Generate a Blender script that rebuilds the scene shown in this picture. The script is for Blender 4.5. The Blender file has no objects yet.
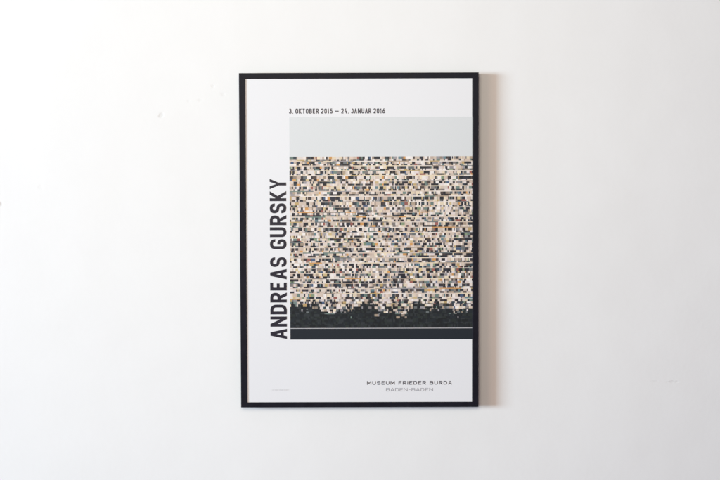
import bpy, bmesh, math, random
from mathutils import Vector, Euler

scene = bpy.context.scene
COL = scene.collection

# ------------------------------------------------------------------ materials
def new_mat(name):
    m = bpy.data.materials.new(name); m.use_nodes = True
    nt = m.node_tree
    return m, nt, nt.nodes['Principled BSDF']

def N(nt, kind, **kw):
    n = nt.nodes.new(kind)
    for k, v in kw.items(): setattr(n, k, v)
    return n

def noise(nt, vec, scale, detail=4, rough=.55):
    n = N(nt, 'ShaderNodeTexNoise'); n.inputs['Scale'].default_value = scale
    n.inputs['Detail'].default_value = detail; n.inputs['Roughness'].default_value = rough
    nt.links.new(vec, n.inputs['Vector']); return n

def math_n(nt, op, a, b=None, c=None):
    n = N(nt, 'ShaderNodeMath', operation=op)
    for i, v in enumerate((a, b, c)):
        if v is None: continue
        if isinstance(v, (int, float)): n.inputs[i].default_value = v
        else: nt.links.new(v, n.inputs[i])
    return n.outputs[0]

def bump(nt, bs, height, strength, dist, prev=None):
    b = N(nt, 'ShaderNodeBump'); b.inputs['Strength'].default_value = strength
    b.inputs['Distance'].default_value = dist
    nt.links.new(height, b.inputs['Height'])
    if prev: nt.links.new(prev, b.inputs['Normal'])
    return b.outputs['Normal']

def wall_material():
    m, nt, bs = new_mat('painted_plaster')
    tc = N(nt, 'ShaderNodeTexCoord'); P = tc.outputs['Object']
    # paint: faint mottling of the white coat
    n1 = noise(nt, P, 1.3, 3); n2 = noise(nt, P, 9, 5)
    mix = math_n(nt, 'ADD', math_n(nt, 'MULTIPLY', n1.outputs['Fac'], .6), math_n(nt, 'MULTIPLY', n2.outputs['Fac'], .4))
    cr = N(nt, 'ShaderNodeValToRGB')
    cr.color_ramp.elements[0].position = .3; cr.color_ramp.elements[0].color = (.80, .797, .79, 1)
    cr.color_ramp.elements[1].position = .7; cr.color_ramp.elements[1].color = (.83, .828, .822, 1)
    nt.links.new(mix, cr.inputs['Fac'])
    # small chips, knocks and a scuff, each at its own spot on the wall
    marks = [(-.6005, .3831, .011, .011, 1.0), (-1.088, .1147, .007, .008, 1.2), (-.4818, .4281, .012, .006, .45),
             (-.442, .4702, .007, .007, .5), (-.412, .446, .009, .008, .35), (-.515, .425, .008, .008, .3),
             (-.9708, .166, .010, .010, .25), (.9576, -.4353, .030, .004, .65), (.905, -.433, .026, .0035, .3)]
    nz = noise(nt, P, 75, 3)
    total = None
    for (x, z, rx, rz, amt) in marks:
        s = N(nt, 'ShaderNodeMapping'); s.vector_type = 'POINT'
        s.inputs['Scale'].default_value = (1/rx, 0, 1/rz)
        s.inputs['Location'].default_value = (-x/rx, 0, -z/rz)
        nt.links.new(P, s.inputs['Vector'])
        ln = N(nt, 'ShaderNodeVectorMath', operation='LENGTH'); nt.links.new(s.outputs[0], ln.inputs[0])
        d = math_n(nt, 'ADD', ln.outputs['Value'], math_n(nt, 'MULTIPLY', math_n(nt, 'SUBTRACT', nz.outputs['Fac'], .5), 1.8))
        k = N(nt, 'ShaderNodeMapRange'); k.interpolation_type = 'SMOOTHSTEP'
        k.inputs['From Min'].default_value = 1.0; k.inputs['From Max'].default_value = .25
        k.inputs['To Min'].default_value = 0; k.inputs['To Max'].default_value = amt
        nt.links.new(d, k.inputs['Value'])
        total = k.outputs[0] if total is None else math_n(nt, 'ADD', total, k.outputs[0])
    mx = N(nt, 'ShaderNodeMix', data_type='RGBA')
    nt.links.new(math_n(nt, 'MULTIPLY', total, .15), mx.inputs['Factor'])
    nt.links.new(cr.outputs['Color'], mx.inputs['A']); mx.inputs['B'].default_value = (.40, .385, .36, 1)
    nt.links.new(mx.outputs['Result'], bs.inputs['Base Color'])
    bs.inputs['Roughness'].default_value = .75
    bs.inputs['Specular IOR Level'].default_value = .25
    w = noise(nt, P, 2.2, 2); r = noise(nt, P, 60, 4); f = noise(nt, P, 420, 3)
    b1 = bump(nt, bs, w.outputs['Fac'], .5, .006)
    b2 = bump(nt, bs, r.outputs['Fac'], .32, .0006, b1)
    b3 = bump(nt, bs, f.outputs['Fac'], .35, .00014, b2)
    b4 = bump(nt, bs, math_n(nt, 'MULTIPLY', total, -1), .8, .0007, b3)
    nt.links.new(b4, bs.inputs['Normal'])
    return m

def frame_material():
    m, nt, bs = new_mat('black_lacquered_wood')
    tc = N(nt, 'ShaderNodeTexCoord'); P = tc.outputs['Object']
    n = noise(nt, P, 45, 5)
    cr = N(nt, 'ShaderNodeValToRGB')
    cr.color_ramp.elements[0].position = .3; cr.color_ramp.elements[0].color = (.0050, .0048, .0100, 1)
    cr.color_ramp.elements[1].position = .7; cr.color_ramp.elements[1].color = (.0085, .0082, .0155, 1)
    nt.links.new(n.outputs['Fac'], cr.inputs['Fac']); nt.links.new(cr.outputs['Color'], bs.inputs['Base Color'])
    rr = N(nt, 'ShaderNodeMapRange'); rr.inputs['To Min'].default_value = .46; rr.inputs['To Max'].default_value = .60
    nt.links.new(n.outputs['Fac'], rr.inputs['Value']); nt.links.new(rr.outputs[0], bs.inputs['Roughness'])
    bs.inputs['Specular IOR Level'].default_value = .18
    g = noise(nt, P, 300, 3)
    nt.links.new(bump(nt, bs, g.outputs['Fac'], .3, .0002), bs.inputs['Normal'])
    return m

def paper_material():
    m, nt, bs = new_mat('coated_poster_paper')
    tc = N(nt, 'ShaderNodeTexCoord'); P = tc.outputs['Object']
    n = noise(nt, P, 2.5, 2)
    cr = N(nt, 'ShaderNodeValToRGB')
    cr.color_ramp.elements[0].color = (.760, .762, .780, 1); cr.color_ramp.elements[1].color = (.780, .782, .800, 1)
    nt.links.new(n.outputs['Fac'], cr.inputs['Fac']); nt.links.new(cr.outputs['Color'], bs.inputs['Base Color'])
    bs.inputs['Roughness'].default_value = .55; bs.inputs['Specular IOR Level'].default_value = .25
    f = noise(nt, P, 900, 2)
    nt.links.new(bump(nt, bs, f.outputs['Fac'], .25, .00005), bs.inputs['Normal'])
    return m

def ink_material(name, col, rough=.5):
    m, nt, bs = new_mat(name)
    tc = N(nt, 'ShaderNodeTexCoord'); n = noise(nt, tc.outputs['Object'], 500, 2)
    cr = N(nt, 'ShaderNodeValToRGB')
    cr.color_ramp.elements[0].color = (*[c*.85 for c in col], 1); cr.color_ramp.elements[1].color = (*[c*1.15 for c in col], 1)
    nt.links.new(n.outputs['Fac'], cr.inputs['Fac']); nt.links.new(cr.outputs['Color'], bs.inputs['Base Color'])
    bs.inputs['Roughness'].default_value = rough; bs.inputs['Specular IOR Level'].default_value = .35
    return m

def print_material():
    m, nt, bs = new_mat('printed_colour_picture')
    a = N(nt, 'ShaderNodeVertexColor'); a.layer_name = 'Print'
    tc = N(nt, 'ShaderNodeTexCoord'); n = noise(nt, tc.outputs['Object'], 1100, 2)
    k = N(nt, 'ShaderNodeMapRange'); k.inputs['To Min'].default_value = .86; k.inputs['To Max'].default_value = 1.14
    nt.links.new(n.outputs['Fac'], k.inputs['Value'])
    v = N(nt, 'ShaderNodeVectorMath', operation='SCALE')
    nt.links.new(a.outputs['Color'], v.inputs[0]); nt.links.new(k.outputs[0], v.inputs['Scale'])
    nt.links.new(v.outputs[0], bs.inputs['Base Color'])
    bs.inputs['Roughness'].default_value = .45; bs.inputs['Specular IOR Level'].default_value = .35
    return m

M_WALL, M_FRAME, M_PAPER, M_PRINT = wall_material(), frame_material(), paper_material(), print_material()
M_INK = ink_material('dark_printing_ink', (.016, .014, .026))
M_INK_SMALL = ink_material('dark_small_type_ink', (.045, .04, .055))
M_GREY = ink_material('grey_printing_ink', (.34, .34, .37))
M_FAINT = ink_material('faint_grey_ink', (.70, .705, .73))
M_BOARD = ink_material('brown_fibreboard', (.22, .15, .09), .8)

def link(name, bm, mat, parent=None, loc=(0, 0, 0)):
    me = bpy.data.meshes.new(name); bm.to_mesh(me); bm.free()
    me.materials.append(mat)
    o = bpy.data.objects.new(name, me); COL.objects.link(o)
    o.location = loc
    if parent: o.parent = parent
    return o

def box(bm, x0, x1, y0, y1, z0, z1):
    v = [bm.verts.new(p) for p in ((x0,y0,z0),(x1,y0,z0),(x1,y1,z0),(x0,y1,z0),(x0,y0,z1),(x1,y0,z1),(x1,y1,z1),(x0,y1,z1))]
    for f in ((0,3,2,1),(4,5,6,7),(0,1,5,4),(1,2,6,5),(2,3,7,6),(3,0,4,7)): bm.faces.new([v[i] for i in f])

# ------------------------------------------------------------------ wall
bm = bmesh.new(); box(bm, -3.2, 3.2, 0, .12, -2.0, 2.0)
wall = link('wall', bm, M_WALL); wall['kind'] = 'structure'
wall['label'] = 'plain white painted plaster wall with a few tiny chips'

# ------------------------------------------------------------------ framed poster
# root at the centre of the frame's back; local axes: x right, z up, -y towards the viewer
D = .028                       # distance of the frame's front from the wall
GAP = .0015                    # hangs this far off the wall
root = bpy.data.objects.new('framed_poster', None); COL.objects.link(root)
root.empty_display_size = .1
root['label'] = 'exhibition poster in a thin black frame hanging on the white wall'
root['category'] = 'framed poster'

OX, OZ = .3600, .5050
IL, IR, IT, IB = -.3412, .3431, .4880, -.4898
RW = dict(l=IL+OX, r=OX-IR, t=OZ-IT, b=IB+OZ)

def rail(corners_out, corners_in):
    """mitred moulding: profile (fraction from outer to inner edge, depth) swept between two corners"""
    b = .0007; w = .0175; g = .00016
    prof = [(0, GAP), (0, D-b), (b/w*.35, D-b*.3), (b/w, D), (1-b/w, D), (1-b/w*.35, D-b*.3), (1, D-b), (1, GAP)]
    (o0, o1), (i0, i1) = corners_out, corners_in
    bm = bmesh.new(); ends = []
    d = (Vector(o1)-Vector(o0)).normalized()
    for (o, i, s) in ((o0, i0, 1), (o1, i1, -1)):
        ring = []
        for (u, dep) in prof:
            p = Vector(o).lerp(Vector(i), u) + d*s*g
            ring.append(bm.verts.new((p.x, -dep, p.y)))
        ends.append(ring)
    n = len(prof)
    for k in range(n):
        bm.faces.new((ends[0][k], ends[0][(k+1) % n], ends[1][(k+1) % n], ends[1][k]))
    bm.faces.new(ends[0][::-1]); bm.faces.new(ends[1])
    bmesh.ops.recalc_face_normals(bm, faces=bm.faces)
    return bm
o = dict(tl=(-OX, OZ), tr=(OX, OZ), br=(OX, -OZ), bl=(-OX, -OZ))
i = dict(tl=(IL, IT), tr=(IR, IT), br=(IR, IB), bl=(IL, IB))
for a, b_, lab in (('tl', 'tr', 'top'), ('tr', 'br', 'right'), ('br', 'bl', 'bottom'), ('bl', 'tl', 'left')):
    link('frame_rail', rail((o[a], o[b_]), (i[a], i[b_])), M_FRAME, root)

# backing board behind the sheet
PY = -(D - .0020)             # paper surface
bm = bmesh.new(); box(bm, IL+.0002, IR-.0002, PY+.0012, -(GAP+.004), IB+.0002, IT-.0002)
link('backing_board', bm, M_BOARD, root)

# paper sheet, gently uneven
def relief(x, z):
    return .00022*math.sin(5.1*x+1.3)*math.sin(3.7*z+.4) + .00010*math.sin(13*x-6*z) + .00006*math.sin(23*z+9*x)
bm = bmesh.new(); nx, nz = 60, 84
x0, x1, z0, z1 = IL+.0004, IR-.0004, IB+.0004, IT-.0004
grid = [[bm.verts.new((x0+(x1-x0)*a/nx, PY-relief(x0+(x1-x0)*a/nx, z0+(z1-z0)*c/nz), z0+(z1-z0)*c/nz)) for a in range(nx+1)] for c in range(nz+1)]
for c in range(nz):
    for a in range(nx):
        f = bm.faces.new((grid[c][a], grid[c][a+1], grid[c+1][a+1], grid[c+1][a])); f.smooth = True
back = [bm.verts.new((x, PY+.0008, z)) for x, z in ((x0, z0), (x0, z1), (x1, z1), (x1, z0))]
bm.faces.new(back)
paper = link('poster_sheet', bm, M_PAPER, root)

def on_paper(x, z, lift=.00025):
    """printed layer: follows the sheet"""
    x = .0088 + (x-.0088)*.99868; z = .0948 + (z-.0948)*.99868
    return (x, PY - relief(x, z) - lift, z)

# ------------------------------------------------------------------ printed picture: plain mosaic of small tiles
rnd = random.Random(11)
def srgb(r, g, b): return tuple(((c/255)/12.92 if c <= 10 else ((c/255+.055)/1.055)**2.4) for c in (r, g, b))
LIGHT = [srgb(*c) for c in ((218,206,196),(228,218,210),(212,194,180),(202,186,172),(224,208,182),(220,208,206),(198,178,164),(232,226,222))]
DARK = [srgb(*c) for c in ((44,46,58),(32,36,46),(60,56,62),(52,66,76),(74,64,62),(40,38,44),(28,34,44))]
NIGHT = [srgb(*c) for c in ((30,38,44),(26,32,38),(36,44,44),(22,28,32),(44,50,54))]
MID = [srgb(*c) for c in ((128,122,120),(146,132,120),(104,110,112),(168,150,132),(110,128,122),(150,146,150))]
ACC = [srgb(*c) for c in ((206,152,92),(186,160,112),(72,92,122),(150,92,84),(128,144,116),(206,184,138),(100,128,136))]
PX0, PX1, PZ0, PZ1 = -.2097, .3438, -.2995, .3732
SKYZ, DARKZ = .2545, -.2655
bm = bmesh.new(); cl = bm.loops.layers.float_color.new('Print')
def tile(xa, xb, za, zb, c, lift=.00025):
    v = [bm.verts.new(on_paper(x, z, lift)) for x, z in ((xa, za), (xb, za), (xb, zb), (xa, zb))]
    f = bm.faces.new(v)
    for l in f.loops: l[cl] = (*c, 1)
def panel(xa, xb, za, zb, c):   # wide even area, cut up so that it follows the sheet
    n, m_ = 24, max(2, int((zb-za)/.02))
    for a in range(n):
        for b in range(m_):
            tile(xa+(xb-xa)*a/n, xa+(xb-xa)*(a+1)/n, za+(zb-za)*b/m_, za+(zb-za)*(b+1)/m_, c)
panel(PX0, PX1, SKYZ, PZ1, srgb(211, 214, 216))
panel(PX0, PX1, PZ0, DARKZ, srgb(28, 36, 44))
z = SKYZ
row = 1

while z > DARKZ + .001:
    kind = row % 3
    h = (.0026, .0078, .0052)[kind]*rnd.uniform(.85, 1.15)
    zb = max(z-h, DARKZ)
    t = (z-DARKZ)/(SKYZ-DARKZ)              # 1 at the top, 0 at the dark band
    x = PX0
    if kind == 0 and t > .16:
        while x < PX1-.0005:
            xb = min(x+rnd.uniform(.02, .07), PX1)
            tile(x, xb, zb, z, rnd.choice(LIGHT[:5] if rnd.random() < .72 else ACC[:2]+MID)); x = xb
    else:
        while x < PX1-.0005:
            w = rnd.choice((.003, .004, .0055, .0075, .010))*rnd.uniform(.85, 1.2)
            xb = min(x+w, PX1)
            if PX1-xb < .003: xb = PX1
            g = math.sin(x*19+row*.7)*.5+.5
            te = t - .022*math.sin(x*34+1) - .018*math.sin(x*83) - rnd.uniform(0, .03)
            pd = .21 + .17*g + (1.6*(1-te/.13) if te < .13 else 0)
            q = rnd.random()
            if q < pd: c = rnd.choice(DARK if te > .12 else NIGHT)
            elif q < pd+.16: c = rnd.choice(MID)
            elif q < pd+.16+.08: c = rnd.choice(ACC if te > .12 else MID)
            else: c = rnd.choice(LIGHT)
            k = rnd.uniform(.86, 1.08); c = tuple(min(1, v*k) for v in c)
            tile(x, xb, zb, z, c)
            x = xb
    z = zb; row += 1
for a in range(40):             # thin pale rule across the dark band
    tile(PX0+(PX1-PX0)*a/40, PX0+(PX1-PX0)*(a+1)/40, -.2662, -.2647, srgb(206, 204, 208), .00032)
pic = link('printed_picture', bm, M_PRINT, paper)
pic['label'] = 'printed panel of small cream and dark tiles under a pale grey band'

# ------------------------------------------------------------------ lettering (own stroke alphabet, even-weight condensed capitals)
S_, R_ = .24, .30
GL = {  # glyph: (relative width, [(points, corner radius, closed)])   points in the unit box of the stroke's centre line
 'A': (1.06, [([(-.06,-.25),(.43,1),(.57,1),(1.06,-.25)],0),([(.17,.24),(.83,.24)],0)]),
 'B': (1, [([(0,1),(.96,1),(.96,.53),(0,.53)],.26),([(.02,.53),(1,.53),(1,0),(0,0)],.28),([(0,-.2),(0,1.2)],0)]),
 'D': (1, [([(0,1),(1,1),(1,0),(0,0)],.34),([(0,-.2),(0,1.2)],0)]),
 'E': (.9, [([(1.06,1),(0,1),(0,0),(1.06,0)],0),([(0,.52),(.92,.52)],0)]),
 'F': (.88, [([(1.06,1),(0,1),(0,-.2)],0),([(0,.50),(.92,.50)],0)]),
 'G': (1, [([(1,.72),(1,1),(0,1),(0,0),(1,0),(1,.46),(.50,.46)],.33)]),
 'I': (0, [([(.5,-.2),(.5,1.2)],0)]),
 'J': (.86, [([(.25,1),(1,1),(1,0),(0,0),(0,.25)],.30)]),
 'K': (1.02, [([(0,-.2),(0,1.2)],0),([(0,.30),(1.12,1.25)],0),([(.30,.52),(1.08,-.2)],0)]),
 'M': (1.25, [([(0,-.2),(0,1),(.06,1),(.5,.30),(.94,1),(1,1),(1,-.2)],0)]),
 'N': (1.06, [([(0,-.2),(0,1),(.05,1),(.95,0),(1,0),(1,1.2)],0)]),
 'O': (1, [([(.5,1),(0,1),(0,0),(1,0),(1,1),(.5,1)],.35)]),
 'R': (1, [([(0,1),(.98,1),(.98,.46),(0,.46)],.27),([(0,-.2),(0,1.2)],0),([(.46,.46),(1.08,-.2)],0)]),
 'S': (1, [([(.98,.74),(.98,1),(0,1),(0,.54),(1,.48),(1,0),(0,0),(0,.26)],.29)]),
 'T': (1, [([(-.06,1),(1.06,1)],0),([(.5,-.2),(.5,1)],0)]),
 'U': (1, [([(0,1.2),(0,0),(1,0),(1,1.2)],.36)]),
 'Y': (1.02, [([(-.08,1.2),(.5,.42),(1.08,1.2)],0),([(.5,-.2),(.5,.44)],0)]),
 '0': (.9, [([(.5,1),(0,1),(0,0),(1,0),(1,1),(.5,1)],.33)]),
 '1': (.45, [([(-.3,.74),(.6,1),(.6,-.2)],0)]),
 '2': (.9, [([(0,.74),(0,1),(.98,1),(.98,.60),(.02,.04),(.02,0),(1.06,0)],.2)]),
 '3': (.9, [([(0,1),(.96,1),(.96,.54),(.35,.54)],.24),([(.4,.54),(1,.54),(1,0),(0,0),(0,.2)],.26)]),
 '4': (1, [([(.55,1.2),(.0,.26),(1.1,.26)],0),([(.74,-.2),(.74,.56)],0)]),
 '5': (.9, [([(.95,1),(.04,1),(0,.56)],0),([(0,.56),(1,.60),(1,0),(0,0),(0,.2)],.27)]),
 '6': (.9, [([(.72,1.1),(.0,.42),(0,0),(1,0),(1,.58),(.1,.58)],.26)]),
 '.': (0, [([(.5,-.2),(.5,.06)],0)]),
 '\u2014': (1.7, [([(-.06,.46),(1.06,.46)],0)]),
 '-': (.55, [([(-.06,.48),(1.06,.48)],0)]),
}
def fillet(pts, r):
    if r <= 0: return [Vector(p) for p in pts]
    P = [Vector(p) for p in pts]; out = [P[0]]
    for k in range(1, len(P)-1):
        a, b, c = P[k-1], P[k], P[k+1]
        d0, d1 = (a-b), (c-b)
        ang = d0.angle(d1)
        l = min(r/math.tan(ang/2) if ang < 3.1 else 0, d0.length*(.999 if k == 1 else .499), d1.length*(.999 if k == len(P)-2 else .499))
        if l < 1e-4: out.append(b); continue
        s, e = b+d0.normalized()*l, b+d1.normalized()*l
        for q in range(9):
            t = q/8; out.append(s.lerp(b, t).lerp(b.lerp(e, t), t))
    out.append(P[-1])
    return out
def clip(poly, lo, hi):
    for sgn, lim in ((1, lo), (-1, -hi)):
        res = []
        for k in range(len(poly)):
            a, b = poly[k-1], poly[k]; fa, fb = sgn*a.y-lim, sgn*b.y-lim
            if (fa >= 0) != (fb >= 0): res.append(a.lerp(b, fa/(fa-fb)))
            if fb >= 0: res.append(b)
        poly = res
        if len(poly) < 3: return []
    return poly
def ribbon(pts, t):
    pts = [p for k, p in enumerate(pts) if k == 0 or (p-pts[k-1]).length > 1e-5]
    L, Rr = [], []
    for k, p in enumerate(pts):
        d0 = (p-pts[k-1]).normalized() if k else None
        d1 = (pts[k+1]-p).normalized() if k < len(pts)-1 else None
        d0 = d0 or d1; d1 = d1 or d0
        n0, n1 = Vector((-d0.y, d0.x)), Vector((-d1.y, d1.x))
        m = (n0+n1)
        m = m.normalized() if m.length > 1e-6 else n0
        s = min(1/max(m.dot(n0), .2), 1.9)*t/2
        L.append(p+m*s); Rr.append(p-m*s)
    return [[Rr[k], Rr[k+1], L[k+1], L[k]] for k in range(len(pts)-1)]
def text(name, s, x, z, cap, length, glyph_w, weight, gap, space, mat, vertical=False):
    """s set from (x, z), cap high, fitted to length; vertical reads upwards"""
    # glyph_w, weight, gap, space are fractions of the cap height
    def adv(ch): return space if ch == ' ' else GL[ch][0]*(glyph_w-weight)+weight+(gap)
    nat = sum(adv(c) for c in s)-gap
    k = length/(nat*cap)                    # horizontal fit
    bm = bmesh.new(); cur = 0; n = 0
    for ch in s:
        if ch != ' ':
            w = GL[ch][0]*(glyph_w-weight)
            for (pts, r) in GL[ch][1]:
                P = []
                for (a, b) in pts:
                    P.append((a*w if GL[ch][0] else 0, b*(1-weight)))
                P = [Vector(p)+Vector((cur+weight/2, weight/2)) for p in P]
                n += 1
                lift = .00022+.00003*(n % 5)
                for q in ribbon(fillet(P, r*min(1, glyph_w*1.35)), weight):
                    q = clip(q, 0, 1)
                    if len(q) < 3: continue
                    vs = []
                    for v in q:
                        u, h = v.x*k*cap, v.y*cap
                        X, Z = (x-h, z+u) if vertical else (x+u, z+h)
                        vs.append(bm.verts.new(on_paper(X, Z, lift)))
                    f = bm.faces.new(vs)
                    if f.calc_area() < 1e-13: bm.faces.remove(f)
        cur += adv(ch)
    bmesh.ops.recalc_face_normals(bm, faces=bm.faces)
    for f in bm.faces:
        f.normal_update()
        if f.normal.y > 0: f.normal_flip()
    return link(name, bm, mat, paper)

t = text('lettering', 'ANDREAS GURSKY', -.2200, -.2975, 0.0500, .4850, .60, .178, .13, .36, M_INK, vertical=True)
t['label'] = 'large dark capitals running up the left of the picture'
t = text('lettering', '3. OKTOBER 2015 \u2014 24. JANUAR 2016', -.2104, .3838, .0150, .2890, .58, .17, .17, .34, M_INK_SMALL)
t['label'] = 'small dark line of dates above the picture'
t = text('lettering', 'MUSEUM FRIEDER BURDA', .0222, -.4378, .0112, .2575, 1.05, .18, .36, .80, M_INK_SMALL)
t['label'] = 'small widely spaced dark capitals at lower right'
t = text('lettering', 'BADEN-BADEN', .0799, -.4580, .0102, .1425, 1.05, .14, .28, .80, M_GREY)
t['label'] = 'small widely spaced grey capitals at lower right'
# faint illegible imprint at the lower left
bm = bmesh.new(); x = -.2665; rr = random.Random(3)
while x < -.219:
    w = rr.uniform(.0016, .0032)
    v = [bm.verts.new(on_paper(a, b)) for a, b in ((x, -.4552), (x+w, -.4552), (x+w, -.4552+rr.choice((.0036, .0052))), (x, -.4512))]
    bm.faces.new(v); x += w+rr.choice((.0010, .0014, .0030))
link('imprint', bm, M_FAINT, paper)['label'] = 'very faint grey imprint at lower left'

# ------------------------------------------------------------------ light
def area(name, loc, target, sx, sy, power, col):
    l = bpy.data.lights.new(name, 'AREA'); l.shape = 'RECTANGLE'; l.size = sx; l.size_y = sy
    l.energy = power; l.color = col
    o = bpy.data.objects.new(name, l); COL.objects.link(o); o.location = loc
    o.rotation_euler = (Vector(target)-Vector(loc)).to_track_quat('-Z', 'Y').to_euler()
    return o
area('window_light', (-12, -4.6, .35), (0, 0, 0), 3.1, 2.8, 2800, (.645, .832, .965))
area('added_penumbra_light', (-7, -5.1, 1.0), (0, 0, 0), 2.6, 1.8, 165, (1.0, .66, .46))  # added warm lamp to broaden the frame shadow's soft edge, no actual window
area('added_front_fill', (-.32, -2.85, .95), (-.32, 0, .80), 1.5, 1.1, 37.5, (1.0, .925, .72))  # added fill lamp near the camera, grades the wall's brightness; no known fixture
world = bpy.data.worlds.new('World'); scene.world = world; world.use_nodes = True
bg = world.node_tree.nodes['Background']
bg.inputs['Color'].default_value = (1.0, .74, .84, 1); bg.inputs['Strength'].default_value = .20

# ------------------------------------------------------------------ camera
cam = bpy.data.cameras.new('camera'); co = bpy.data.objects.new('camera', cam); COL.objects.link(co)
cam.lens = 50; cam.sensor_width = 36; cam.clip_end = 100
co.location = (.008836, -3.043826, .094801)
co.rotation_euler = Euler((math.pi/2-.0305466, .0030255, .0020695), 'XYZ')
scene.camera = co

scene.view_settings.view_transform = 'Standard'
scene.view_settings.look = 'None'
scene.view_settings.exposure = 0
scene.view_settings.gamma = 1
